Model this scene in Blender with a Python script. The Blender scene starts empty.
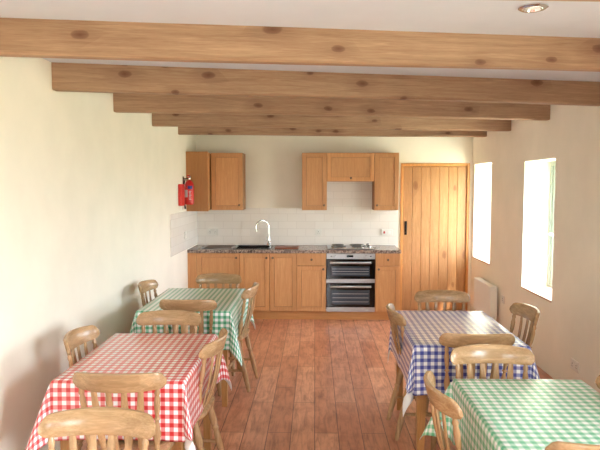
import bpy, bmesh, math, random
from mathutils import Vector, Matrix
random.seed(7)
PI = math.pi
D = bpy.data
S = bpy.context.scene
COL = S.collection

# ------------------------------------------------------------------ camera, sky, exposure
cam = D.objects.new('camera', D.cameras.new('camera'))
COL.objects.link(cam)
cam.location = (0, 0, 1.7)
cam.rotation_euler = (PI / 2 - math.atan(40 / 600), 0, math.atan(15 / 600))
cam.data.sensor_width = 36.0
cam.data.lens = 36.0
cam.data.clip_start = 0.02
S.camera = cam

w = D.worlds.new('sky'); S.world = w; w.use_nodes = True
wt = w.node_tree; wt.nodes.clear()
wo = wt.nodes.new('ShaderNodeOutputWorld'); wb = wt.nodes.new('ShaderNodeBackground')
tc = wt.nodes.new('ShaderNodeTexCoord'); sx = wt.nodes.new('ShaderNodeSeparateXYZ'); wr = wt.nodes.new('ShaderNodeValToRGB')
wt.links.new(tc.outputs['Generated'], sx.inputs[0])
mr = wt.nodes.new('ShaderNodeMapRange'); mr.inputs[1].default_value = -1; mr.inputs[2].default_value = 1
wt.links.new(sx.outputs['Z'], mr.inputs[0]); wt.links.new(mr.outputs[0], wr.inputs[0])
e = wr.color_ramp.elements
e[0].position = 0.47; e[0].color = (0.46, 0.47, 0.36, 1)
e[1].position = 0.53; e[1].color = (0.865, 0.895, 1.0, 1)
n_ = e.new(1.0); n_.color = (0.735, 0.815, 1.0, 1)
wt.links.new(wr.outputs[0], wb.inputs[0]); wb.inputs[1].default_value = 9.0
wt.links.new(wb.outputs[0], wo.inputs[0])

sl = D.lights.new('sun', 'SUN'); sl.energy = 5.0; sl.angle = 0.02; sl.color = (1.0, 0.98, 0.96)
sun = D.objects.new('sun', sl); COL.objects.link(sun)
sun.rotation_euler = (math.radians(24), 0, math.radians(60))      # high sun, coming over the window side from behind the camera
vs = S.view_settings
vs.view_transform = 'Standard'; vs.look = 'None'; vs.gamma = 1.0; vs.use_curve_mapping = False
vs.exposure = 2.23
S.cycles.use_denoising = True
S.cycles.max_bounces = 10; S.cycles.diffuse_bounces = 6; S.cycles.transparent_max_bounces = 12
S.cycles.sample_clamp_indirect = 8.0

# room limits
LX, RX, BY, FY, CZ = -1.6, 2.10, 8.08, -2.2, 2.442
WT = 0.34                                  # thickness of the window wall
# window openings in the window wall: y0, y1, z0, z1
WIN = [(7.22, 7.98, 0.74, 1.97), (5.32, 6.09, 0.66, 1.935), (-0.1, 1.5, 0.55, 2.25)]
REAR = (-0.6, 0.5, 1.1, 1.95)               # glazed opening behind the camera: x0, x1, z0, z1


def portal(name, loc, rot, sx_, sy_):
    l = D.lights.new(name, 'AREA'); l.shape = 'RECTANGLE'; l.size = sx_; l.size_y = sy_
    l.cycles.is_portal = True
    o = D.objects.new(name, l); COL.objects.link(o); o.location = loc; o.rotation_euler = rot


for (y0, y1, z0, z1) in WIN:
    portal('daylight_portal', (RX + WT + 0.02, (y0 + y1) / 2, (z0 + z1) / 2), (0, PI / 2, 0), z1 - z0, y1 - y0)
portal('daylight_portal', ((REAR[0] + REAR[1]) / 2, FY - 0.27, (REAR[2] + REAR[3]) / 2), (PI / 2, 0, 0), REAR[1] - REAR[0], REAR[3] - REAR[2])


# ------------------------------------------------------------------ materials
def lin(c):
    return tuple((v / 255 / 12.92) if v / 255 <= 0.04045 else ((v / 255 + 0.055) / 1.055) ** 2.4 for v in c) + (1,)


class NT:
    def __init__(s, name):
        s.m = D.materials.new(name); s.m.use_nodes = True
        s.t = s.m.node_tree; s.b = s.t.nodes['Principled BSDF']
    def n(s, kind, **kw):
        nd = s.t.nodes.new(kind)
        for k, v in kw.items(): setattr(nd, k, v)
        return nd
    def l(s, a, b): s.t.links.new(a, b)
    def set(s, **kw):
        for k, v in kw.items(): s.b.inputs[k.replace('_', ' ')].default_value = v
        return s
    def math(s, op, a, b=None, c=None):
        nd = s.n('ShaderNodeMath', operation=op)
        for i, v in enumerate((a, b, c)):
            if v is None: continue
            if isinstance(v, (int, float)): nd.inputs[i].default_value = v
            else: s.l(v, nd.inputs[i])
        return nd.outputs[0]
    def mix(s, f, a, b, blend='MIX'):
        nd = s.n('ShaderNodeMix', data_type='RGBA', blend_type=blend)
        for i, v in ((0, f), (6, a), (7, b)):
            if isinstance(v, (int, float, tuple)): nd.inputs[i].default_value = v
            else: s.l(v, nd.inputs[i])
        return nd.outputs[2]
    def coords(s, scale=(1, 1, 1), rnd=0.0, which='Object', rot=(0, 0, 0)):
        t = s.n('ShaderNodeTexCoord'); out = t.outputs[which]
        if rnd:
            oi = s.n('ShaderNodeObjectInfo'); sc = s.n('ShaderNodeVectorMath', operation='ADD')
            k = s.math('MULTIPLY', oi.outputs['Random'], rnd)
            cb = s.n('ShaderNodeCombineXYZ')
            for i in range(3): s.l(k, cb.inputs[i])
            s.l(out, sc.inputs[0]); s.l(cb.outputs[0], sc.inputs[1]); out = sc.outputs[0]
        mp = s.n('ShaderNodeMapping'); mp.inputs['Scale'].default_value = scale; mp.inputs['Rotation'].default_value = rot
        s.l(out, mp.inputs[0]); return mp.outputs[0]
    def noise(s, vec, scale, detail=4, rough=0.55, dist=0.0):
        nd = s.n('ShaderNodeTexNoise'); s.l(vec, nd.inputs['Vector'])
        nd.inputs['Scale'].default_value = scale; nd.inputs['Detail'].default_value = detail
        nd.inputs['Roughness'].default_value = rough; nd.inputs['Distortion'].default_value = dist
        return nd.outputs[0]
    def ramp(s, fac, stops):
        nd = s.n('ShaderNodeValToRGB'); s.l(fac, nd.inputs[0]); el = nd.color_ramp.elements
        el[0].position, el[0].color = stops[0]; el[1].position, el[1].color = stops[-1]
        for p, c in stops[1:-1]:
            q = el.new(p); q.color = c
        return nd.outputs[0]
    def bump(s, h, strength, dist=0.01):
        nd = s.n('ShaderNodeBump'); s.l(h, nd.inputs['Height'])
        nd.inputs['Strength'].default_value = strength; nd.inputs['Distance'].default_value = dist
        s.l(nd.outputs[0], s.b.inputs['Normal'])


def plain(name, rgb, rough=0.5, metal=0.0, **kw):
    k = NT(name); k.set(Base_Color=lin(rgb), Roughness=rough, Metallic=metal, **kw); return k.m


def paint(name, rgb, bump=0.12):
    k = NT(name); v = k.coords()
    n = k.noise(v, 3.0, 3)
    c = k.ramp(n, [(0.3, lin(tuple(int(q * 0.975) for q in rgb))), (0.7, lin(rgb))])
    k.l(c, k.b.inputs['Base Color']); k.set(Roughness=0.85)
    k.bump(k.noise(v, 60, 4), bump, 0.004); return k.m


def wood(name, dark, light, along=2, rough=0.4, rnd=13.0, knots=None, stretch=14.0, spec=0.5, coarse=3.0):
    k = NT(name)
    sc = [stretch] * 3; sc[along] = 1.0
    v = k.coords(tuple(sc), rnd)
    n1 = k.noise(v, coarse, 5, 0.6, 0.9)
    n2 = k.noise(v, coarse * 6, 3, 0.6, 0.3)
    f = k.math('MULTIPLY_ADD', n2, 0.35, k.math('MULTIPLY', n1, 0.65))
    c = k.ramp(f, [(0.33, lin(dark)), (0.52, lin(tuple((a + b) / 2 for a, b in zip(dark, light)))), (0.68, lin(light))])
    if knots:
        kv = k.coords((knots[0],) * 3, rnd)
        nz = k.n('ShaderNodeTexNoise'); k.l(kv, nz.inputs['Vector']); nz.inputs['Scale'].default_value = 2.0
        mv = k.n('ShaderNodeMix', data_type='VECTOR'); mv.inputs[0].default_value = 0.10
        k.l(kv, mv.inputs[4]); k.l(nz.outputs[1], mv.inputs[5])
        sq = k.n('ShaderNodeSeparateXYZ'); k.l(mv.outputs[1], sq.inputs[0]); cq = k.n('ShaderNodeCombineXYZ')
        k.l(k.math('MULTIPLY', sq.outputs[along], 0.5), cq.inputs[0]); k.l(sq.outputs[2 if along == 0 else 0], cq.inputs[1])
        vo = k.n('ShaderNodeTexVoronoi', voronoi_dimensions='2D'); k.l(cq.outputs[0], vo.inputs['Vector']); vo.inputs['Scale'].default_value = 1.0
        sp = k.n('ShaderNodeSeparateColor'); k.l(vo.outputs['Color'], sp.inputs[0])
        keep = k.math('GREATER_THAN', sp.outputs[0], knots[1])
        rad = k.math('MULTIPLY_ADD', sp.outputs[1], 0.10, 0.09)
        d = k.math('DIVIDE', vo.outputs['Distance'], rad)
        core = k.ramp(d, [(0.0, (0.85, 0.85, 0.85, 1)), (0.7, (0.6, 0.6, 0.6, 1)), (1.0, (0, 0, 0, 1))])
        halo = k.math('MULTIPLY', k.math('SUBTRACT', 1.0, k.math('MINIMUM', k.math('DIVIDE', d, 3.0), 1.0)), 0.35)
        kf = k.math('MULTIPLY', k.math('MAXIMUM', core, halo), keep)
        c = k.mix(kf, c, lin(knots[2]))
    oi = k.n('ShaderNodeObjectInfo'); hv = k.n('ShaderNodeHueSaturation')      # boards differ a little from piece to piece
    k.l(k.math('MULTIPLY_ADD', oi.outputs['Random'], .16, .92), hv.inputs['Value']); k.l(c, hv.inputs['Color']); c = hv.outputs[0]
    k.l(c, k.b.inputs['Base Color']); k.set(Roughness=rough)
    k.b.inputs['Specular IOR Level'].default_value = spec
    k.bump(f, 0.08, 0.003)
    return k.m


def gingham(name, rgb, white=(246, 247, 249), period=0.042):
    k = NT(name)
    uv = k.n('ShaderNodeUVMap', uv_map='cloth'); sp = k.n('ShaderNodeSeparateXYZ'); k.l(uv.outputs[0], sp.inputs[0])
    def stripe(o):
        fr = k.math('FRACT', k.math('DIVIDE', o, period))
        tri = k.math('ABSOLUTE', k.math('SUBTRACT', fr, 0.5))          # 0.5 .. 0 .. 0.5
        nd = k.n('ShaderNodeMapRange'); k.l(tri, nd.inputs[0])
        nd.inputs[1].default_value = 0.22; nd.inputs[2].default_value = 0.28
        return nd.outputs[0]
    f = k.math('MULTIPLY', k.math('ADD', stripe(sp.outputs[0]), stripe(sp.outputs[1])), 0.5)
    half = tuple(a * 0.5 + b * 0.5 for a, b in zip(white, rgb))
    c = k.ramp(f, [(0.0, lin(white)), (0.5, lin(half)), (1.0, lin(rgb))])
    k.l(c, k.b.inputs['Base Color']); k.set(Roughness=0.4, Coat_Weight=1.0, Coat_Roughness=0.24, Coat_IOR=1.6)
    v = k.coords((1, 1, 1))
    k.bump(k.noise(v, 9, 4, 0.5, 0.4), 0.15, 0.01)
    return k.m


M = {}
M['wall'] = paint('cream wall paint', (246, 240, 226))
M['ceiling'] = paint('white ceiling paint', (216, 222, 235))
M['white'] = plain('white gloss paint', (238, 236, 230), 0.4)
M['plastic'] = plain('white plastic', (232, 228, 220), 0.35)
M['beam'] = wood('pine beam', (148, 114, 90), (188, 155, 126), along=0, rough=0.6, knots=(7.0, 0.45, (92, 50, 34)), stretch=20, coarse=2.2, spec=0.3)
M['oak'] = wood('honey oak', (192, 134, 82), (216, 162, 110), along=2, rough=0.42, stretch=16)
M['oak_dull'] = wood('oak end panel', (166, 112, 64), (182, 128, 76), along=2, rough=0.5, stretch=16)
M['oak_panel'] = wood('honey oak panel', (196, 138, 86), (220, 168, 116), along=2, rough=0.42, stretch=16, rnd=31.0)
M['groove_shade'] = plain('shadow board', (92, 60, 34), 0.7)
M['plinth'] = wood('oak plinth', (190, 130, 76), (210, 152, 96), along=0, rough=0.45)
M['pine_door'] = wood('varnished pine', (170, 121, 76), (202, 154, 106), along=2, rough=0.4, knots=(5.0, 0.6, (120, 70, 36)), stretch=12)
M['frame_pine'] = wood('pine door frame', (196, 134, 72), (222, 164, 100), along=2, rough=0.4)
M['chair'] = wood('beech chair lacquer', (152, 117, 82), (200, 163, 122), along=2, rough=0.25, stretch=12)
M['chair_rail'] = wood('beech crest lacquer', (150, 117, 82), (202, 166, 126), along=0, rough=0.24, stretch=12)
M['table_wood'] = wood('beech table', (168, 118, 68), (198, 150, 96), along=2, rough=0.4)
M['chrome'] = plain('chrome', (225, 226, 228), 0.12, 1.0)
M['steel'] = plain('brushed steel', (168, 168, 170), 0.34, 1.0)
M['knob'] = plain('pewter knob', (120, 104, 88), 0.35, 1.0)
M['black'] = plain('black enamel', (14, 14, 15), 0.25)
M['hotplate'] = plain('cast hotplate', (34, 33, 33), 0.5)
M['oven_glass'] = plain('oven glass', (8, 9, 10), 0.06)
M['iron'] = plain('black iron', (30, 26, 24), 0.5, 0.6)
M['red'] = plain('red lacquer', (196, 24, 20), 0.3)
M['red_plastic'] = plain('red plastic', (214, 44, 32), 0.45)
M['blue_label'] = plain('blue label', (40, 60, 140), 0.5)
M['pale_label'] = plain('pale label', (214, 206, 206), 0.5)
M['rubber'] = plain('black rubber', (22, 22, 22), 0.6)
M['board'] = wood('chopping board', (116, 58, 34), (150, 82, 52), along=0, rough=0.45)
M['lining'] = plain('white cloth lining', (232, 232, 234), 0.8)
M['green_display'] = plain('display glass', (10, 26, 18), 0.1)
M['red_switch'] = plain('red switch', (190, 40, 36), 0.4)
M['rack_steel'] = plain('rack wire', (150, 152, 155), 0.3, 1.0)
M['sill'] = plain('painted sill', (204, 172, 148), 0.5)
M['sash_paint'] = plain('grey green window paint', (172, 184, 176), 0.4)
M['red_cloth'] = gingham('red gingham oilcloth', (204, 22, 27))
M['green_cloth'] = gingham('green gingham oilcloth', (52, 154, 108))
M['grass_cloth'] = gingham('fresh green gingham oilcloth', (92, 186, 142))
M['blue_cloth'] = gingham('blue gingham oilcloth', (50, 62, 158))

# glass: clear with a weak mirror
k = NT('window glass'); k.t.nodes.remove(k.b)
tr = k.n('ShaderNodeBsdfTransparent'); tr.inputs[0].default_value = (0.93, 0.96, 0.94, 1)
gl = k.n('ShaderNodeBsdfGlossy'); gl.inputs['Roughness'].default_value = 0.02
fr = k.n('ShaderNodeFresnel'); mx = k.n('ShaderNodeMixShader')
geo = k.n('ShaderNodeNewGeometry')        # leaving the pane uses the inverse index, so no total reflection inside it
k.l(k.math('MULTIPLY_ADD', geo.outputs['Backfacing'], 1 / 1.45 - 1.45, 1.45), fr.inputs[0])
k.l(fr.outputs[0], mx.inputs[0]); k.l(tr.outputs[0], mx.inputs[1]); k.l(gl.outputs[0], mx.inputs[2])
k.l(mx.outputs[0], k.t.nodes['Material Output'].inputs[0]); M['glass'] = k.m

# floor: wide boards running away from the camera
k = NT('reddish plank vinyl')
v = k.coords((1, 1, 1), rot=(0, 0, PI / 2))
bt = k.n('ShaderNodeTexBrick'); k.l(v, bt.inputs['Vector'])
bt.offset = 0.37; bt.offset_frequency = 2
for kk, vv in (('Scale', 1.0), ('Mortar Size', 0.003), ('Mortar Smooth', 0.3), ('Bias', 0.0), ('Brick Width', 0.92), ('Row Height', 0.162)):
    bt.inputs[kk].default_value = vv
bt.inputs['Color1'].default_value = lin((196, 128, 97)); bt.inputs['Color2'].default_value = lin((222, 160, 128)); bt.inputs['Mortar'].default_value = lin((108, 68, 52))
v2 = k.coords((13, 1.3, 1))
g1 = k.noise(v2, 2.4, 6, 0.62, 1.2)
gr = k.ramp(g1, [(0.30, (0.58, 0.51, 0.48, 1)), (0.5, (0.95, 0.92, 0.91, 1)), (0.7, (1.12, 1.10, 1.08, 1))])
v3 = k.coords((4.5, 2.6, 1))
g2 = k.ramp(k.noise(v3, 2.2, 4, 0.6, 0.5), [(0.34, (0.76, 0.69, 0.66, 1)), (0.56, (1.0, 1.0, 1.0, 1))])
c = k.mix(1.0, k.mix(1.0, bt.outputs[0], gr, 'MULTIPLY'), g2, 'MULTIPLY')
k.l(c, k.b.inputs['Base Color']); k.set(Roughness=0.3, Coat_Weight=0.5, Coat_Roughness=0.25)
k.bump(bt.outputs['Fac'], -0.25, 0.002)
M['floor'] = k.m


def tile_mat(name, horiz):
    k = NT(name); t = k.n('ShaderNodeTexCoord'); sp = k.n('ShaderNodeSeparateXYZ'); k.l(t.outputs['Object'], sp.inputs[0])
    cb = k.n('ShaderNodeCombineXYZ'); k.l(sp.outputs[horiz], cb.inputs[0]); k.l(sp.outputs[2], cb.inputs[1])
    bt = k.n('ShaderNodeTexBrick'); k.l(cb.outputs[0], bt.inputs['Vector']); bt.offset = 0.5
    for kk, vv in (('Scale', 1.0), ('Mortar Size', 0.003), ('Mortar Smooth', 0.2), ('Bias', 0.0), ('Brick Width', 0.248), ('Row Height', 0.101)):
        bt.inputs[kk].default_value = vv
    bt.inputs['Color1'].default_value = lin((238, 232, 224)); bt.inputs['Color2'].default_value = lin((233, 226, 217)); bt.inputs['Mortar'].default_value = lin((222, 215, 206))
    k.l(bt.outputs[0], k.b.inputs['Base Color']); k.set(Roughness=0.22)
    k.bump(bt.outputs['Fac'], -0.3, 0.002); return k.m


M['tile_back'] = tile_mat('cream brick tile', 0)
M['tile_side'] = tile_mat('cream brick tile on return', 1)

k = NT('speckled worktop'); v = k.coords((1, 1, 1))
n = k.noise(v, 42, 4, 0.7)
c = k.ramp(n, [(0.3, lin((44, 36, 34))), (0.48, lin((122, 102, 92))), (0.6, lin((186, 164, 150))), (0.72, lin((70, 56, 50)))])
k.l(c, k.b.inputs['Base Color']); k.set(Roughness=0.25); M['worktop'] = k.m


# ------------------------------------------------------------------ mesh helpers
class MB:
    def __init__(s): s.bm = bmesh.new()
    def box(s, x0, x1, y0, y1, z0, z1, bev=0.0, seg=1):
        r = bmesh.ops.create_cube(s.bm, size=1.0); vs_ = r['verts']
        for v in vs_:
            v.co = Vector(((x0 + x1) / 2 + v.co.x * (x1 - x0), (y0 + y1) / 2 + v.co.y * (y1 - y0), (z0 + z1) / 2 + v.co.z * (z1 - z0)))
        if bev:
            ed = list({e_ for v in vs_ for e_ in v.link_edges})
            bmesh.ops.bevel(s.bm, geom=ed, offset=bev, segments=seg, affect='EDGES', profile=0.5)
        return s
    def turn(s, p0, p1, prof, seg=14, cap=True):
        """lathe about the line p0 to p1; prof = [(t, radius)]"""
        p0, p1 = Vector(p0), Vector(p1); ax = (p1 - p0); a = ax.normalized()
        ref = Vector((0, 0, 1)) if abs(a.z) < 0.9 else Vector((1, 0, 0))
        u = a.cross(ref).normalized(); v = a.cross(u)
        rings = []
        for t, r in prof:
            c = p0 + ax * t
            rings.append([s.bm.verts.new(c + (u * math.cos(2 * PI * i / seg) + v * math.sin(2 * PI * i / seg)) * r) for i in range(seg)])
        for A, B in zip(rings, rings[1:]):
            for i in range(seg): s.bm.faces.new((A[i], A[(i + 1) % seg], B[(i + 1) % seg], B[i]))
        if cap:
            s.bm.faces.new(rings[0][::-1]); s.bm.faces.new(rings[-1])
        return s
    def tube(s, pts, r, seg=10):
        pts = [Vector(p) for p in pts]; rings = []; u = None
        for i, p in enumerate(pts):
            a = (pts[min(i + 1, len(pts) - 1)] - pts[max(i - 1, 0)]).normalized()
            if u is None:
                ref = Vector((0, 0, 1)) if abs(a.z) < 0.9 else Vector((1, 0, 0)); u = a.cross(ref).normalized()
            u = (u - a * u.dot(a)).normalized(); v = a.cross(u)
            rr = r[i] if isinstance(r, (list, tuple)) else r
            rings.append([s.bm.verts.new(p + (u * math.cos(2 * PI * j / seg) + v * math.sin(2 * PI * j / seg)) * rr) for j in range(seg)])
        for A, B in zip(rings, rings[1:]):
            for i in range(seg): s.bm.faces.new((A[i], A[(i + 1) % seg], B[(i + 1) % seg], B[i]))
        s.bm.faces.new(rings[0][::-1]); s.bm.faces.new(rings[-1]); return s
    def loft(s, rings, closed_ends=True):
        R = [[s.bm.verts.new(p) for p in ring] for ring in rings]; n = len(R[0])
        for A, B in zip(R, R[1:]):
            for i in range(n): s.bm.faces.new((A[i], A[(i + 1) % n], B[(i + 1) % n], B[i]))
        if closed_ends: s.bm.faces.new(R[0][::-1]); s.bm.faces.new(R[-1])
        return s
    def build(s, name, mat, parent=None, smooth=False, loc=None):
        bmesh.ops.recalc_face_normals(s.bm, faces=s.bm.faces)
        me = D.meshes.new(name); s.bm.to_mesh(me); s.bm.free()
        me.materials.append(mat)
        if smooth:
            me.polygons.foreach_set('use_smooth', [True] * len(me.polygons))
            me.set_sharp_from_angle(angle=math.radians(42))
        o = D.objects.new(name, me); COL.objects.link(o)
        if parent: o.parent = parent
        if loc: o.location = loc
        return o


def tag(o, label=None, cat=None, group=None, kind=None):
    for kk, vv in (('label', label), ('category', cat), ('group', group), ('kind', kind)):
        if vv: o[kk] = vv
    return o


def empty(name, loc=(0, 0, 0), rz=0.0):
    o = D.objects.new(name, None); COL.objects.link(o); o.location = loc; o.rotation_euler = (0, 0, rz); o.empty_display_size = 0.1
    return o


def kids(o): return [c_ for c_ in D.objects if c_.parent == o]


def copy_tree(o, parent=None):
    c_ = o.copy(); COL.objects.link(c_); c_.parent = parent
    for ch in kids(o): copy_tree(ch, c_)
    return c_


def struct(mb, name, mat, parent=None, **kw):
    o = mb.build(name, mat, parent, **kw)
    if not parent: o['kind'] = 'structure'
    return o


# ------------------------------------------------------------------ the room
struct(MB().box(LX - 0.2, RX + WT, FY - 0.25, BY + 0.2, -0.1, 0.0), 'floor', M['floor'])
struct(MB().box(LX - 0.2, RX + WT, FY - 0.25, BY + 0.2, CZ, CZ + 0.12), 'ceiling', M['ceiling'])
struct(MB().box(LX - 0.2, LX, FY, BY, 0, CZ), 'wall_left', M['wall'])
# back wall with the doorway cut out
DX0, DX1, DZ = 1.145, 2.062, 1.99
struct(MB().box(LX - 0.2, DX0, BY, BY + 0.2, 0, CZ).box(DX1, RX + WT, BY, BY + 0.2, 0, CZ).box(DX0, DX1, BY, BY + 0.2, DZ, CZ).box(DX0, DX1, BY + 0.14, BY + 0.2, 0, DZ), 'wall_back', M['wall'])
# window wall
mb = MB(); ys = sorted(WIN); prev = FY
for (y0, y1, z0, z1) in ys:
    mb.box(RX, RX + WT, prev, y0, 0, CZ); mb.box(RX, RX + WT, y0, y1, 0, z0); mb.box(RX, RX + WT, y0, y1, z1, CZ); prev = y1
mb.box(RX, RX + WT, prev, BY, 0, CZ)
struct(mb, 'wall_right', M['wall'])
x0, x1, z0, z1 = REAR
struct(MB().box(LX - 0.2, x0, FY - 0.25, FY, 0, CZ).box(x1, RX + WT, FY - 0.25, FY, 0, CZ).box(x0, x1, FY - 0.25, FY, 0, z0).box(x0, x1, FY - 0.25, FY, z1, CZ), 'wall_front', M['wall'])


def window(i, y0, y1, z0, z1):
    X = RX + WT - 0.085
    root = empty('window_%d' % i, (X, (y0 + y1) / 2, z0)); root['kind'] = 'structure'
    h, hw, t = z1 - z0, (y1 - y0) / 2, 0.045
    MB().box(0, .06, -hw, -hw + t, 0, h).box(0, .06, hw - t, hw, 0, h).box(0, .06, -hw + t, hw - t, 0, t).box(0, .06, -hw + t, hw - t, h - t, h).build('window_frame', M['sash_paint'], root)
    s_ = 0.04; a = hw - t
    MB().box(.012, .05, -a, -a + s_, t, h - t, .004).box(.012, .05, a - s_, a, t, h - t, .004).box(.012, .05, -a + s_, a - s_, t, t + s_, .004).box(.012, .05, -a + s_, a - s_, h - t - s_, h - t, .004) \
        .box(.02, .045, -.012, .012, t + s_, h - t - s_).build('sash', M['sash_paint'], root)
    MB().box(.028, .034, -a + s_, a - s_, t + s_, h - t - s_).build('pane', M['glass'], root)
    MB().box(-.03, .012, a - .032, a - .016, h * .42, h * .44).box(-.03, -.02, a - .13, a - .016, h * .42, h * .436, .003).build('window_handle', M['steel'], root)
    MB().box(-(X - RX) - 0.012, 0.0, -hw + .001, hw - .001, -0.0, 0.018, .003).build('sill', M['sill'], root)


for i, q in enumerate(WIN): window(i + 1, *q)
root = empty('window_4', ((x0 + x1) / 2, FY - 0.17, z0)); root['kind'] = 'structure'
hw, h, t = (x1 - x0) / 2, z1 - z0, .06
mb = MB().box(-hw, -hw + t, 0, .07, 0, h).box(hw - t, hw, 0, .07, 0, h).box(-hw + t, hw - t, 0, .07, 0, t).box(-hw + t, hw - t, 0, .07, h - t, h)
for xx in (0,): mb.box(xx - .03, xx + .03, 0, .07, t, h - t)
mb.build('window_frame', M['white'], root)
MB().box(-hw + t, hw - t, .03, .036, t, h - t).build('pane', M['glass'], root)

# plank door in its frame
root = empty('door_1', ((DX0 + DX1) / 2, BY, 0)); root['kind'] = 'structure'
hw = (DX1 - DX0) / 2
MB().box(-hw, -hw + .034, -.012, .1, 0, DZ, .004).box(hw - .034, hw, -.012, .1, 0, DZ, .004).box(-hw + .034, hw - .034, -.012, .1, DZ - .04, DZ, .004).build('door_frame', M['frame_pine'], root)
mb = MB(); n = 7; a0, a1 = -hw + .037, hw - .037; pw = (a1 - a0) / n
for i in range(n): mb.box(a0 + i * pw + .0008, a0 + (i + 1) * pw - .0008, .012, .045, .006, DZ - .043, .005)
lf = mb.build('door_leaf', M['pine_door'], root)
mb = MB().box(a0 + .022, a0 + .055, .006, .012, 1.03, 1.215, .003)
mb.tube([(a0 + .038, .008, 1.06), (a0 + .038, -.03, 1.075), (a0 + .038, -.034, 1.12), (a0 + .038, -.03, 1.165), (a0 + .038, .008, 1.18)], .006)
mb.box(a0 + .028, a0 + .05, -.02, .008, 1.187, 1.195, .002)
mb.build('thumb_latch', M['iron'], root)

# tiled splashback: back wall and the return on the side wall
o = MB().box(LX + .008, 1.10, BY - .008, BY, 0.891, 1.39).box(.155, .765, BY - .008, BY, 1.39, 1.76).build('tile_splashback', M['tile_back'])
tag(o, 'cream brick-tiled splashback behind the worktop and hob', 'wall tiles', 'cream wall tiling')
o = MB().box(LX, LX + .008, 6.57, BY, 0.905, 1.375).build('tile_splashback', M['tile_side'])
tag(o, 'short run of cream tiling turning onto the side wall past the worktop end', 'wall tiles', 'cream wall tiling')

# ceiling beams
BZ = 2.277
BEAMS = [  # y at the left wall, y at the window wall, z, label
    (7.02, 7.45, 2.288, 'pine ceiling beam nearest the kitchen cabinets'),
    (5.9, 6.53, 2.28, 'second pine ceiling beam out from the kitchen wall'),
    (4.77, 5.47, 2.284, 'third pine ceiling beam from the kitchen, middle of the five long ones'),
    (3.66, 4.45, 2.28, 'fourth knotty ceiling beam from the kitchen, one before the big front one'),
    (2.655, 3.23, 2.284, 'big weathered ceiling beam crossing the whole picture in front of the others'),
    (1.69, 2.02, 2.284, 'ceiling beam just showing at the top edge beyond the downlight'),
]
for ya, yb, z, lab in BEAMS:
    L = math.hypot(RX - LX, yb - ya)
    ang = math.atan2(yb - ya, RX - LX)
    mb = MB(); N = 26; rings = []
    for i in range(N + 1):
        x = (i / N) * (L - .0)
        wob = .003 * math.sin(x * 2.1 + ya * 3) + .0015 * math.sin(x * 5.3 + yb)
        y0_, y1_ = wob, .075 + wob * .6
        zz = .003 * math.sin(x * 1.7 + ya)
        b = .009
        rings.append([(x, y0_ + b, zz), (x, y0_, zz + b), (x, y0_, CZ - z), (x, y1_, CZ - z), (x, y1_, zz + b), (x, y1_ - b, zz)])
    mb.loft(rings)
    o = mb.build('ceiling_beam', M['beam'], smooth=True, loc=(LX, ya, z)); o.rotation_euler = (0, 0, ang)
    tag(o, lab, 'beam', 'pine ceiling beams', 'thing')

# recessed downlight
root = tag(empty('downlight', (0.907, 2.578, CZ)), 'small round chrome ceiling downlight between the front beams', 'light')
MB().turn((0, 0, 0), (0, 0, -.012), [(0, .06), (.5, .06), (1, .05), (1, .038), (.3, .034)], 28, cap=False).build('rim', M['chrome'], root, smooth=True)
MB().turn((0, 0, -.001), (0, 0, -.005), [(0, .034), (1, .03)], 24).build('bulb', M['white'], root, smooth=True)


# ------------------------------------------------------------------ kitchen
FYK = 7.48            # front of the base carcasses
def knob(parent, x, y, z):
    MB().turn((x, y, z), (x, y - .026, z), [(0, .007), (.35, .006), (.5, .012), (.8, .0145), (1, .008)], 14).build('knob', M['knob'], parent, smooth=True)


def shaker(name, x0, x1, z0, z1, yf, parent, kx=None, kz=None, st=.055, mat='oak'):
    """framed door with its outside face at y = yf"""
    mb = MB(); g = .0022; x0 += g; x1 -= g; z0 += g; z1 -= g; b = .002
    mb.box(x0, x0 + st, yf, yf + .019, z0, z1, b).box(x1 - st, x1, yf, yf + .019, z0, z1, b)
    mb.box(x0 + st, x1 - st, yf, yf + .019, z0, z0 + st, b).box(x0 + st, x1 - st, yf, yf + .019, z1 - st, z1, b)
    o = mb.build(name, M[mat], parent)
    q = .0018       # the panel sits back in its frame with a narrow shadow gap
    MB().box(x0 + st + q, x1 - st - q, yf + .0105, yf + .0165, z0 + st + q, z1 - st - q, .0015).build('panel', M['oak_panel'], o)
    MB().box(x0 + st - .001, x1 - st + .001, yf + .0168, yf + .0185, z0 + st - .001, z1 - st + .001).build('groove_shade_sheet', M['groove_shade'], o)  # dark sheet behind the panel: shade of the gap put into its colour
    if kx is not None: knob(o, kx, yf, kz)
    return o


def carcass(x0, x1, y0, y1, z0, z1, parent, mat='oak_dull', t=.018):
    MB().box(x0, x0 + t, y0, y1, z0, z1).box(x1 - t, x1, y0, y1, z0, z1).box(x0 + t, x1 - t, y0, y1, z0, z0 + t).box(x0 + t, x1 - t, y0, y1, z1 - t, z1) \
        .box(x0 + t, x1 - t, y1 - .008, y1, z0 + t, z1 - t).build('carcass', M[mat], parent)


Z0, Z1, ZD = .112, .848, .69
GB = 'oak kitchen base cabinets'
def base(label, x0, x1, kind):
    r = tag(empty('base_cabinet', ((x0 + x1) / 2, FYK, 0)), label, 'cabinet', GB)
    a, b = -(x1 - x0) / 2, (x1 - x0) / 2
    carcass(a, b, 0, .56, Z0, Z1 - .002, r)
    return r, a, b


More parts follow.
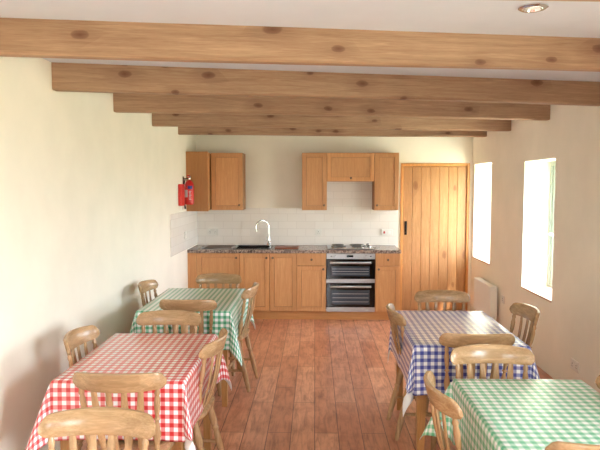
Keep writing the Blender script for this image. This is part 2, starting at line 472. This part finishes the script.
r, a, b = base('single-door oak base cabinet in the corner by the cream side wall', LX, -.946, 'door')
MB().box(a, a + .112, -.02, 0, Z0, Z1, .002).build('filler_panel', M['oak'], r)
shaker('door', a + .114, b, Z0, Z1, -.02, r, b - .04, .79)
r, a, b = base('double-door oak sink cabinet under the tap', -.946, -.225, 'door')
shaker('door', a, (a + b) / 2 + .017, Z0, Z1, -.02, r, -.022, .79); shaker('door', (a + b) / 2 + .017, b, Z0, Z1, -.02, r, .056, .79)
r, a, b = base('oak drawer cabinet between the sink cabinet and the oven', -.225, .14, 'drawer')
MB().box(a + .002, b - .002, -.02, -.001, ZD + .003, Z1, .002).build('drawer', M['oak'], r); knob(kids(r)[-1], 0, -.02, .77)
shaker('door', a, b, Z0, ZD, -.02, r, b - .035, .65)
r, a, b = base('narrow oak drawer cabinet between the oven and the plank door', .755, 1.066, 'drawer')
MB().box(a + .002, b - .002, -.02, -.001, ZD + .003, Z1, .002).build('drawer', M['oak'], r); knob(kids(r)[-1], 0, -.02, .77)
shaker('door', a, b, Z0, ZD, -.02, r, a + .04, .65)

o = MB().box(LX, 1.066, FYK + .03, FYK + .048, 0, .11, .001).build('kickboard', M['plinth'])
tag(o, 'long oak kickboard along the floor under the cabinets and oven', 'kickboard')

# worktop with the sink cut-out
SX0, SX1, SY0, SY1 = -1.02, -.58, 7.56, 7.94
WZ0, WZ1 = .85, .89
mb = MB().box(LX, SX0, FYK - .035, BY - .008, WZ0, WZ1).box(SX1, 1.075, FYK - .035, BY - .008, WZ0, WZ1).box(SX0, SX1, FYK - .035, SY0, WZ0, WZ1).box(SX0, SX1, SY1, BY - .008, WZ0, WZ1)
tag(mb.build('worktop', M['worktop']), 'brown speckled worktop running over all the base cabinets', 'worktop')

# sink with drainer
r = tag(empty('kitchen_sink', (-.8, 7.75, WZ1)), 'black inset sink with pale drainer under the swan-neck tap', 'sink')
x0, x1, y0, y1 = SX0 + .8 + .004, SX1 + .8 - .004, SY0 - 7.75 + .004, SY1 - 7.75 - .004
MB().box(x0, x1, y0, y0 + .012, -.16, .006).box(x0, x1, y1 - .012, y1, -.16, .006).box(x0, x0 + .012, y0 + .012, y1 - .012, -.16, .006).box(x1 - .012, x1, y0 + .012, y1 - .012, -.16, .006) \
    .box(x0 + .012, x1 - .012, y0 + .012, y1 - .012, -.16, -.15).box(x0 - .02, x1 + .02, y0 - .02, y0, 0.0005, .008).box(x0 - .02, x1 + .02, y1, y1 + .02, 0.0005, .008) \
    .box(x0 - .02, x0, y0, y1, 0.0005, .008).box(x1, x1 + .02, y0, y1, 0.0005, .008).build('bowl', M['black'], r)
mb = MB().box(x0 - .44, x0 - .022, y0, y1, .0005, .006, .002)
for i in range(8): mb.box(x0 - .40, x0 - .06, y0 + .04 + i * .04, y0 + .05 + i * .04, .006, .010, .002)
mb.build('drainer', M['steel'], r)
MB().turn((0, 0, -.15), (0, 0, -.145), [(0, .04), (1, .036)], 18).build('drain', M['chrome'], r, smooth=True)

# mixer tap
r = tag(empty('mixer_tap', (-.62, 7.985, WZ1)), 'chrome swan-neck mixer tap with two levers', 'tap')
r.rotation_euler = (0, 0, math.radians(-62))
MB().turn((0, 0, 0), (0, 0, .12), [(0, .03), (.12, .03), (.2, .022), (.7, .021), (1, .015)], 18).build('body', M['chrome'], r, smooth=True)
pts = [(0, 0, .11), (0, 0, .25)] + [(0, -.09 + .09 * math.cos(t_), .25 + .09 * math.sin(t_)) for t_ in [PI * i / 14 for i in range(1, 15)]] + [(0, -.18, .20)]
MB().tube(pts, .0115, 12).build('spout', M['chrome'], r, smooth=True)
for sg in (-1, 1):
    MB().turn((0, 0, .06), (sg * .05, 0, .06), [(0, .012), (1, .011)], 12).tube([(sg * .05, 0, .055), (sg * .055, 0, .07), (sg * .062, -.01, .115)], [.012, .008, .006], 10).build('lever', M['chrome'], r, smooth=True)

o = MB().box(-.15, .15, -.11, .11, 0, .014, .004, 2).build('chopping_board', M['board'], loc=(-.36, 7.68, WZ1 + .0005))
tag(o, 'red-brown wooden chopping board lying on the worktop by the sink', 'board')

# hob
r = tag(empty('electric_hob', (.45, 7.75, WZ1)), 'steel four-plate electric hob set on the worktop over the oven', 'hob')
MB().box(-.29, .29, -.25, .25, .0005, .014, .006, 2).build('tray', M['steel'], r)
for x, y, q in ((-.15, -.11, .092), (.1, -.11, .078), (-.15, .12, .078), (.1, .12, .092)):
    MB().turn((x, y, .014), (x, y, .03), [(0, q + .008), (.5, q + .008), (.55, q), (1, q), (1, q * .3), (.85, q * .28)], 28).build('hotplate', M['hotplate'], r, smooth=True)
    MB().turn((x, y, .014), (x, y, .022), [(0, q + .014), (1, q + .010), (1, q + .0085), (0, q + .0085)], 28, cap=False).build('plate_ring', M['chrome'], r, smooth=True)
for i in range(4):
    MB().turn((.245, -.15 + i * .1, .014), (.245, -.15 + i * .1, .04), [(0, .02), (.4, .018), (1, .016)], 14).build('control_knob', M['black'] if i % 2 else M['steel'], r, smooth=True)

# double oven
r = tag(empty('double_oven', (.4475, FYK, 0)), 'stainless and black built-in double oven under the hob', 'oven')
hw = .303
MB().box(-hw, hw, 0, .55, Z0, .846).build('casing', M['black'], r)
p = MB().box(-hw, hw, -.022, -.001, .775, .846, .003).build('control_panel', M['steel'], r)
for x in (-.2, .19):
    MB().turn((x, -.022, .812), (x, -.045, .812), [(0, .019), (.3, .017), (1, .015)], 18).build('dial', M['steel'], p, smooth=True)
MB().box(-.05, .03, -.0235, -.022, .80, .826).build('display', M['green_display'], p)
for x in (-.245, .25): MB().turn((x, -.022, .812), (x, -.026, .812), [(0, .007), (1, .006)], 12).build('lamp_button', M['black'], p, smooth=True)


def oven_door(name, z0, z1, ban):
    d = MB().box(-hw, hw, -.024, -.001, z0, z1, .003).build(name, M['oven_glass'], r)
    MB().box(-hw, hw, -.027, -.0242, z0, z0 + ban, .001).build('door_band', M['steel'], d)
    MB().box(-hw * .8, hw * .78, -.0245, -.0243, z0 + ban + .035, z1 - .085).build('door_window', M['window_reflection'], d)
    mb = MB()
    for i in range(3):
        zz = z0 + ban + .05 + (z1 - z0 - ban - .15) * (i + .3) / 3
        mb.box(-hw * .76, hw * .74, -.0252, -.0246, zz, zz + .006)
    mb.build('rack', M['rack_steel'], d)
    MB().box(-hw * .86, hw * .84, -.062, -.046, z1 - .052, z1 - .024, .006, 2).box(-hw * .8, -hw * .75, -.048, -.024, z1 - .046, z1 - .03).box(hw * .73, hw * .78, -.048, -.024, z1 - .046, z1 - .03).build('handle', M['steel'], d, smooth=True)


M['window_reflection'] = plain('oven window glass', (58, 66, 76), 0.05)  # blue-grey base colour stands in for reflections in the oven windows
oven_door('upper_door', .478, .772, .05)
oven_door('lower_door', .112, .472, .058)

# wall cabinets
GW = 'oak kitchen wall cabinets'
WZa, WZb, WYF = 1.375, 2.113, 7.77
def wallcab(label, x0, x1, z0, z1, kx, kz, yf=WYF, st=.055):
    r = tag(empty('wall_cabinet', ((x0 + x1) / 2, yf, z0)), label, 'cabinet', GW)
    a, b = -(x1 - x0) / 2, (x1 - x0) / 2
    carcass(a, b, .0, BY - yf - (.0 if z1 - z0 < .5 else .009), .0, z1 - z0, r)
    shaker('door', a, b, 0, z1 - z0, -.02, r, kx, kz, st)
    return r


wallcab('narrow oak wall cabinet on the sink side of the hob', -.168, .153, WZa, WZb, .125, .065)
wallcab('short wide oak wall cabinet bridging over the hob', .155, .763, 1.745, WZb, 0, .045)
wallcab('narrow oak wall cabinet beside the plank door', .765, 1.078, WZa, WZb, -.125, .065)
wallcab('oak wall cabinet with framed door facing the room near the side wall', -1.345, -.935, WZa, WZb, .16, .065)
# cabinet on the side wall: plain end panel to the room, door facing across
r = tag(empty('wall_cabinet', (LX, 7.43, WZa)), 'oak cabinet on the side wall showing its plain end panel behind the extinguisher', 'cabinet', GW)
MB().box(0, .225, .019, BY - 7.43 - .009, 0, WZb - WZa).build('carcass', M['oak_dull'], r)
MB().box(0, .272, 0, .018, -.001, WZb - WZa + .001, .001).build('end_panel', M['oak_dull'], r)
MB().box(.227, .243, .022, .315, 0, WZb - WZa).build('door', M['oak'], r)
for z in (.075, .66): MB().box(.245, .271, .0185, .04, z, z + .022, .002).build('hinge', M['steel'], r)

# sockets and switches
def plate(name, loc, rz, wd, ht, label, cat, parts):
    r = tag(empty(name, loc, rz), label, cat, 'white wall sockets and switches')
    MB().box(-wd / 2, wd / 2, -.010, 0, -ht / 2, ht / 2, .003, 2).build('faceplate', M['plastic'], r)
    for (n_, x, z, a, b, m_) in parts:
        MB().box(x - a / 2, x + a / 2, -.0135, -.010, z - b / 2, z + b / 2, .001).build(n_, M[m_], r)
        if n_ == 'outlet': pass
    return r


def outlet(x): return [('earth_hole', x, .008, .005, .009, 'black'), ('pin_hole', x - .011, -.012, .007, .004, 'black'), ('pin_hole', x + .011, -.012, .007, .004, 'black'), ('rocker', x, .03, .012, .016, 'white')]
yb = BY - .0085
plate('wall_socket', (-1.385, yb, 1.065), 0, .146, .086, 'white double socket on the tiles between the side wall and the tap', 'socket', outlet(-.036) + outlet(.036))
plate('wall_socket', (.048, yb, 1.065), 0, .086, .086, 'small white socket on the tiles just beside the hob', 'socket', outlet(0))
plate('cooker_switch', (.97, yb, 1.065), 0, .146, .086, 'white cooker switch with red rocker on the tiles beside the plank door', 'switch', [('red_rocker', -.04, 0, .022, .03, 'red_switch'), ('rocker', .03, .0, .03, .04, 'white')])
plate('wall_socket', (LX + .0085, 7.29, 1.09), PI / 2, .086, .086, 'faint white socket on the tiled return of the side wall', 'socket', outlet(0))
plate('wall_socket', (RX - .0005, 4.80, .25), -PI / 2, .146, .086, 'white socket low on the window wall beside the pale green table', 'socket', outlet(-.036) + outlet(.036))
plate('wall_socket', (RX - .0005, 6.66, .43), -PI / 2, .086, .086, 'white socket on the window wall just past the radiator', 'socket', outlet(0))

# radiator under the first window
r = tag(empty('radiator', (RX, 7.15, .15)), 'white panel radiator on the wall beneath the window nearest the plank door', 'radiator')
mb = MB(); N = 46
pan = []
for i in range(N + 1):
    y = -.35 + .70 * i / N; off = -.105 - (.006 if i % 2 else 0)
    pan.append([(off, y, .012), (off, y, .385), (-.088, y, .385), (-.088, y, .012)])
mb.loft(pan); mb.build('front_panel', M['white'], r)
MB().box(-.108, -.03, -.354, .354, .386, .396, .003).build('top_grille', M['white'], r)
for y in (-.354, .348): MB().box(-.108, -.03, y, y + .006, .01, .386).build('end_cap', M['white'], r)
MB().box(-.047, -.03, -.34, .34, .012, .38).build('rear_panel', M['white'], r)
for y in (-.22, .22): MB().box(-.03, -.0005, y - .02, y + .02, .05, .33).build('bracket', M['white'], r)
for y in (-.37, .37):
    MB().turn((-.07, y, -.149), (-.07, y, .05), [(0, .008), (.8, .008), (.82, .014), (1, .014)], 10).turn((-.07, y, .04), (-.07, y * .955, .04), [(0, .009), (1, .009)], 10).build('valve', M['chrome'], r, smooth=True)

# fire extinguisher and fire blanket on the side wall
r = tag(empty('fire_extinguisher', (LX + .075, 7.26, 1.462)), 'red fire extinguisher hung by the cabinet end panel', 'extinguisher')
MB().turn((0, 0, 0), (0, 0, .30), [(0, .045), (.03, .052), (.1, .054), (.8, .054), (.9, .045), (.97, .024), (1, .018)], 22).build('cylinder', M['red'], r, smooth=True)
MB().turn((0, 0, .30), (0, 0, .345), [(0, .016), (.3, .019), (.7, .019), (1, .012)], 14).build('valve', M['chrome'], r, smooth=True)
MB().box(-.012, .012, -.075, .02, .345, .357, .003).box(-.012, .012, -.065, .0, .322, .33, .003).build('handle', M['red'], r)
MB().turn((0, 0, .055), (0, 0, .215), [(0, .0546), (1, .0546)], 22, cap=False).build('label', M['red_plastic'], r, smooth=True)
for nm, a0_, a1_, za, zb, mt in (('instruction_label', -150, -100, .09, .18, 'pale_label'), ('blue_band', -100, -35, .19, .228, 'blue_label'), ('text_panel', -85, -55, .06, .175, 'pale_label')):
    mb = MB(); q = 9
    A = [math.radians(a0_ + (a1_ - a0_) * i / q) for i in range(q + 1)]
    lo = [mb.bm.verts.new((.0556 * math.cos(t_), .0556 * math.sin(t_), za)) for t_ in A]; hi = [mb.bm.verts.new((.0556 * math.cos(t_), .0556 * math.sin(t_), zb)) for t_ in A]
    if nm == 'text_panel':      # rows of small print
        for i in range(q): pass
        rows = 7
        mb.bm.free(); mb = MB()
        for j in range(rows):
            z_ = za + (zb - za) * j / rows
            lo = [mb.bm.verts.new((.0556 * math.cos(t_), .0556 * math.sin(t_), z_)) for t_ in A]; hi = [mb.bm.verts.new((.0556 * math.cos(t_), .0556 * math.sin(t_), z_ + .008)) for t_ in A]
            for i in range(q - (j % 3)): mb.bm.faces.new((lo[i], lo[i + 1], hi[i + 1], hi[i]))
    else:
        for i in range(q): mb.bm.faces.new((lo[i], lo[i + 1], hi[i + 1], hi[i]))
    mb.build(nm, M[mt], r, smooth=True)
MB().tube([(-.012, .0, .325), (-.045, -.02, .315), (-.058, -.03, .24), (-.058, -.03, .1), (-.052, -.03, .0), (-.045, -.03, -.05)], [.007] * 4 + [.008, .011], 8).build('hose', M['rubber'], r, smooth=True)
MB().box(-.075, -.068, -.02, .02, .1, .34).box(-.068, -.02, -.008, .008, .312, .32).build('bracket', M['iron'], r)

r = tag(empty('fire_blanket', (LX, 7.06, 1.455)), 'flat red fire blanket case on the side wall with two white pull tapes', 'fire blanket')
MB().box(0, .045, -.08, .08, 0, .255, .008, 2).build('case', M['red_plastic'], r)
for y in (-.05, .03): MB().box(.018, .022, y, y + .022, -.055, .002).build('pull_tape', M['plastic'], r)


# ------------------------------------------------------------------ chairs
def seat_mesh():
    mb = MB(); rings = []
    def outline(ins, z):
        pts = []
        for i in range(36):
            t_ = 2 * PI * i / 36; c_, s_ = math.cos(t_), math.sin(t_)
            ex = .5
            x = math.copysign(abs(c_) ** ex, c_) * (.205 - ins); y = math.copysign(abs(s_) ** ex, s_) * (.165 - ins)
            x *= 1 + .05 * (y / .165)
            pts.append((x, y - .025, z))
        return pts
    rings = [outline(.02, .42), outline(.004, .426), outline(0, .436), outline(.001, .449), outline(.012, .456), outline(.05, .453), outline(.10, .447), outline(.16, .445)]
    return mb.loft(rings)


def arc_y(x):           # the back's curve in plan: ends come forward
    return .064 * (x / .215) ** 2


def back_y(z): return -.165 - (z - .45) * .26      # rake


def crest_mesh():
    mb = MB(); rings = []; N = 28; z0, z1, hwid = .768, .861, .215
    for i in range(N + 1):
        s_ = -1 + 2 * i / N; x = hwid * s_
        ed = max(0.0, (abs(x) - (hwid - .036)) / .036)
        cut = 1 - math.sqrt(max(0.0, 1 - min(ed, .985) ** 2))
        zt = z1 - .010 * s_ * s_ - .034 * cut; zb = z0 + .012 * (1 - abs(s_)) * 0 + .006 * s_ * s_ + .022 * cut
        th = .0125 * (1 - .35 * ed)
        yo = arc_y(x)
        def P(z, d): return (x, back_y(z) + yo + d, z)
        b = min(.006, (zt - zb) * .3)
        rings.append([P(zb, -th + .004), P(zb + b, -th), P(zt - b, -th), P(zt, -th + .005), P(zt, th - .005), P(zt - b, th), P(zb + b, th), P(zb, th - .004)])
    return mb.loft(rings)


SPIN = [(0, .012), (.06, .013), (.1, .016), (.14, .011), (.17, .015), (.3, .019), (.42, .012), (.5, .008), (.53, .015), (.56, .008), (.66, .013), (.8, .0145), (.88, .010), (.92, .014), (.96, .010), (1, .010)]
LEGP = [(0, .013), (.06, .015), (.2, .019), (.36, .021), (.5, .019), (.58, .015), (.61, .021), (.64, .015), (.67, .020), (.74, .022), (.9, .019), (1, .016)]


def make_chair():
    r = empty('dining_chair')
    seat_mesh().build('seat', M['chair'], r, smooth=True)
    crest_mesh().build('crest_rail', M['chair_rail'], r, smooth=True)
    for sg in (-1, 1):
        xb, xt = sg * .155, sg * .176
        MB().turn((xb, -.150, .447), (xt, back_y(.78) + arc_y(xt), .78), SPIN, 14).build('spindle', M['chair'], r, smooth=True)
    for q in (-1, -.333, .333, 1):
        xb, xt = q * .086, q * .108
        mb = MB(); rings = []
        for i in range(9):
            t_ = i / 8; z = .447 + (.78 - .447) * t_
            x = xb + (xt - xb) * t_; yb_ = -.163 + .5 * arc_y(xb); yt_ = back_y(.78) + arc_y(xt)
            y = yb_ + (yt_ - yb_) * t_ - .012 * math.sin(PI * t_)
            hwid = .0125 + .006 * math.sin(PI * t_) ** 1.5; th = .006
            rings.append([(x - hwid, y - th * .4, z), (x - hwid * .6, y - th, z), (x + hwid * .6, y - th, z), (x + hwid, y - th * .4, z), (x + hwid, y + th * .4, z), (x + hwid * .6, y + th, z), (x - hwid * .6, y + th, z), (x - hwid, y + th * .4, z)])
        mb.loft(rings).build('slat', M['chair'], r, smooth=True)
    for sg in (-1, 1):
        MB().turn((sg * .178, .135, 0), (sg * .15, .105, .428), LEGP, 14).build('leg', M['chair'], r, smooth=True)
        MB().turn((sg * .174, -.235, 0), (sg * .145, -.135, .428), LEGP, 14).build('leg', M['chair'], r, smooth=True)
        zs = .17; f_ = zs / .428
        xf = sg * (.178 - .028 * f_); yf = .135 - .03 * f_; xr = sg * (.174 - .029 * f_); yr = -.235 + .10 * f_
        MB().turn((xr, yr, zs), (xf, yf, zs), [(0, .008), (.2, .011), (.5, .014), (.8, .011), (1, .008)], 10).build('stretcher', M['chair'], r, smooth=True)
    MB().turn((-.167, -.045, .17), (.167, -.045, .17), [(0, .008), (.2, .011), (.5, .014), (.8, .011), (1, .008)], 10).build('stretcher', M['chair'], r, smooth=True)
    return r


BACK = .268     # distance from the chair's origin to the middle of its crest rail
CH = [  # crest x, crest y, heading in degrees (0 = sitter looks to the kitchen), label
    (-1.40, 3.37, -91, 'slat-back chair squeezed between the red gingham table and the cream wall'),
    (-0.512, 3.31, 85, 'slat-back chair on the aisle side of the red gingham table'),
    (-0.893, 2.6, 0, 'slat-back chair tucked into the near end of the red gingham table'),
    (-0.962, 3.96, 180, 'slat-back chair at the kitchen end of the red gingham table'),
    (-0.796, 2.195, 180, 'foreground slat-back chair set behind the one at the red table, its own table unseen'),
    (-1.505, 5.13, -92, 'slat-back chair between the dark green gingham table and the cream wall'),
    (-0.492, 5.0, 84, 'slat-back chair on the aisle side of the dark green gingham table'),
    (-0.944, 4.33, 0, 'slat-back chair at the near end of the dark green table, back to back with another'),
    (-0.905, 5.645, 180, 'slat-back chair at the dark green table, nearest the base cabinets'),
    (0.507, 4.09, -88, 'slat-back chair on the aisle side of the blue gingham table'),
    (1.51, 4.14, 93, 'slat-back chair between the blue gingham table and the window wall'),
    (0.935, 3.36, 0, 'slat-back chair tucked into the near end of the blue gingham table'),
    (1.002, 4.785, 180, 'slat-back chair at the blue gingham table, in front of the plank door'),
    (0.916, 3.14, 180, 'slat-back chair at the far end of the pale green table, against the blue one'),
    (0.487, 2.52, -87, 'slat-back chair on the aisle side of the pale green gingham table'),
    (0.99, 1.905, 0, 'slat-back chair at the near end of the pale green table, only its rail showing'),
    (1.375, 2.52, 91, 'slat-back chair on the wall side of the pale green table, cut by the picture edge'),
]
proto = make_chair()
for i, (cx, cy, deg, lab) in enumerate(CH):
    o = proto if i == 0 else copy_tree(proto)
    a = math.radians(deg)
    # heading: local +y is where the sitter looks; the crest lies at local y = -BACK
    o.rotation_euler = (0, 0, a)
    o.location = (cx - BACK * math.sin(a), cy + BACK * math.cos(a), 0)
    tag(o, lab, 'chair', 'slat-back dining chairs')

# ------------------------------------------------------------------ tables and cloths
def make_table(x0, x1, y0, y1, label):
    r = tag(empty('dining_table', ((x0 + x1) / 2, (y0 + y1) / 2, 0)), label, 'table', 'wooden dining tables')
    a, b = (x1 - x0) / 2, (y1 - y0) / 2
    MB().box(-a, a, -b, b, .722, .745, .006, 2).build('tabletop', M['table_wood'], r)
    for sx_ in (-1, 1):
        for sy_ in (-1, 1):
            x, y = sx_ * (a - .05), sy_ * (b - .05)
            MB().loft([[(x + u * q, y + v * q, z) for u, v in ((-1, -1), (1, -1), (1, 1), (-1, 1))] for z, q in ((0, .02), (.35, .026), (.62, .028), (.722, .028))]).build('leg', M['table_wood'], r)
    MB().box(-a + .07, a - .07, -b + .04, -b + .058, .65, .722).box(-a + .07, a - .07, b - .058, b - .04, .65, .722).box(-a + .04, -a + .058, -b + .07, b - .07, .65, .722).box(a - .058, a - .04, -b + .07, b - .07, .65, .722).build('apron', M['table_wood'], r)
    return r


def make_cloth(x0, x1, y0, y1, mat, label, ox=.30, oy=.29, phi=(20, 20, 20, 20), seed=1, shift=(0, 0), twist=()):
    """oilcloth laid on a table; phi = how far each corner fold stands out (near-left, near-right, far-left, far-right)"""
    a, b = (x1 - x0) / 2, (y1 - y0) / 2; z0 = .7475
    rnd = random.Random(seed); ph = [rnd.uniform(0, 6.28) for _ in range(8)]
    def axis(h, o):
        n_ = max(10, int(2 * h / .04)); m_ = 16
        return [-h - o + o * i / m_ for i in range(m_)] + [-h + 2 * h * i / n_ for i in range(n_)] + [h + o * i / m_ for i in range(m_ + 1)]
    U, V = axis(a, ox), axis(b, oy)
    R = .008
    def pos(u, v):
        dx, dy = max(0, abs(u) - a), max(0, abs(v) - b); sx_, sy_ = math.copysign(1, u), math.copysign(1, v)
        cu, cv = max(-a, min(a, u)), max(-b, min(b, v))
        top = .0012 * math.sin(u * 11 + ph[0]) * math.sin(v * 9 + ph[1])
        if dx == 0 and dy == 0:
            return Vector((u, v, z0 + max(0, top)))
        r_ = math.hypot(dx, dy); th = math.atan2(dy, dx)
        ci = (0 if sx_ < 0 else 1) + (0 if sy_ < 0 else 2)
        f = math.radians(phi[ci]) * (math.sin(2 * th) ** 1.2 if 0 < th < PI / 2 else 0)
        # soft waves of the plain sides, growing to the hem
        k_ = min(1, r_ / .28)
        along = v if dx > 0 and dy == 0 else u
        if dx > 0 and dy > 0: along = (cv if th < PI / 4 else cu)
        if ci in twist and dx > 0 and dy > 0:          # a corner that has flopped over and shows its lining
            w_ = max(0.0, min(1.0, (r_ - .25) / .06)); th = th + (PI / 2 - 2 * th) * w_
        lm = (b if dx > 0 else a) - .10; em = min(1, max(0, (abs(along) - lm) / .10))
        wv = (.004 + .011 * em + (.003 + .008 * em) * math.sin(along * 8.5 + ph[2 + ci]) + .002 * math.sin(along * 19 + ph[5])) * k_ * abs(math.cos(2 * th))
        base = math.radians(.8)
        ang = f + base
        out = r_ * math.sin(ang) + wv + R * min(1, r_ / R)
        down = r_ * math.cos(ang)
        if dx == 0 or dy == 0:                                     # the hem rests on a chair seat where one is pushed under
            lim = (b if dx > 0 else a) - .12; q = min(1, max(0, (abs(along) - lim) / .08)); down = min(down, .286 + .028 * q)
        # folds swing a little along the edge
        e_ = Vector((sx_ * math.cos(th), sy_ * math.sin(th), 0))
        if r_ < .02: down = down * (r_ / .02) ** .5 if r_ > 0 else 0
        return Vector((cu, cv, z0)) + e_ * out - Vector((0, 0, down))
    bm = bmesh.new(); uvl = bm.loops.layers.uv.new('cloth')
    G = [[bm.verts.new(pos(u, v)) for v in V] for u in U]
    for i in range(len(U) - 1):
        for j in range(len(V) - 1):
            f_ = bm.faces.new((G[i][j], G[i + 1][j], G[i + 1][j + 1], G[i][j + 1])); f_.smooth = True
            for lp, (p, q) in zip(f_.loops, ((i, j), (i + 1, j), (i + 1, j + 1), (i, j + 1))):
                lp[uvl].uv = (U[p] + a + shift[0], V[q] + b + shift[1])
    me = D.meshes.new('tablecloth'); bm.to_mesh(me); bm.free()
    me.materials.append(M[mat]); me.materials.append(M['lining'])
    o = D.objects.new('tablecloth', me); COL.objects.link(o); o.location = ((x0 + x1) / 2, (y0 + y1) / 2, 0)
    so = o.modifiers.new('thickness', 'SOLIDIFY'); so.thickness = .0016; so.offset = -1; so.material_offset = 1; so.material_offset_rim = 1
    tag(o, label, 'tablecloth', 'gingham tablecloths')
    return o


TB = [
    ((-1.281, -.635, 2.835, 3.78), 'red_cloth', 'table under the red gingham cloth beside the cream wall', 'red and white gingham oilcloth draped over its table'),
    ((-1.350, -.642, 4.458, 5.47), 'green_cloth', 'table under the dark green gingham cloth nearest the kitchen sink', 'dark green gingham oilcloth on the table nearest the sink'),
    ((.593, 1.270, 3.525, 4.525), 'blue_cloth', 'table under the blue gingham cloth facing the plank door', 'blue and white gingham oilcloth draped over its table'),
    ((.686, 1.305, 2.06, 2.92), 'grass_cloth', 'table under the pale green gingham cloth in the near corner by the window wall', 'pale green gingham oilcloth on the near table by the window wall'),
]
CK = [dict(phi=(20, 12, 14, 15), twist=(1,)), dict(phi=(16, 18, 12, 14)), dict(phi=(13, 16, 4, 16), twist=(0,)), dict(phi=(14, 14, 26, 14))]
for i, (q, m_, tl, cl) in enumerate(TB):
    make_table(*q, tl)
    make_cloth(*q, m_, cl, seed=11 + i, **CK[i])
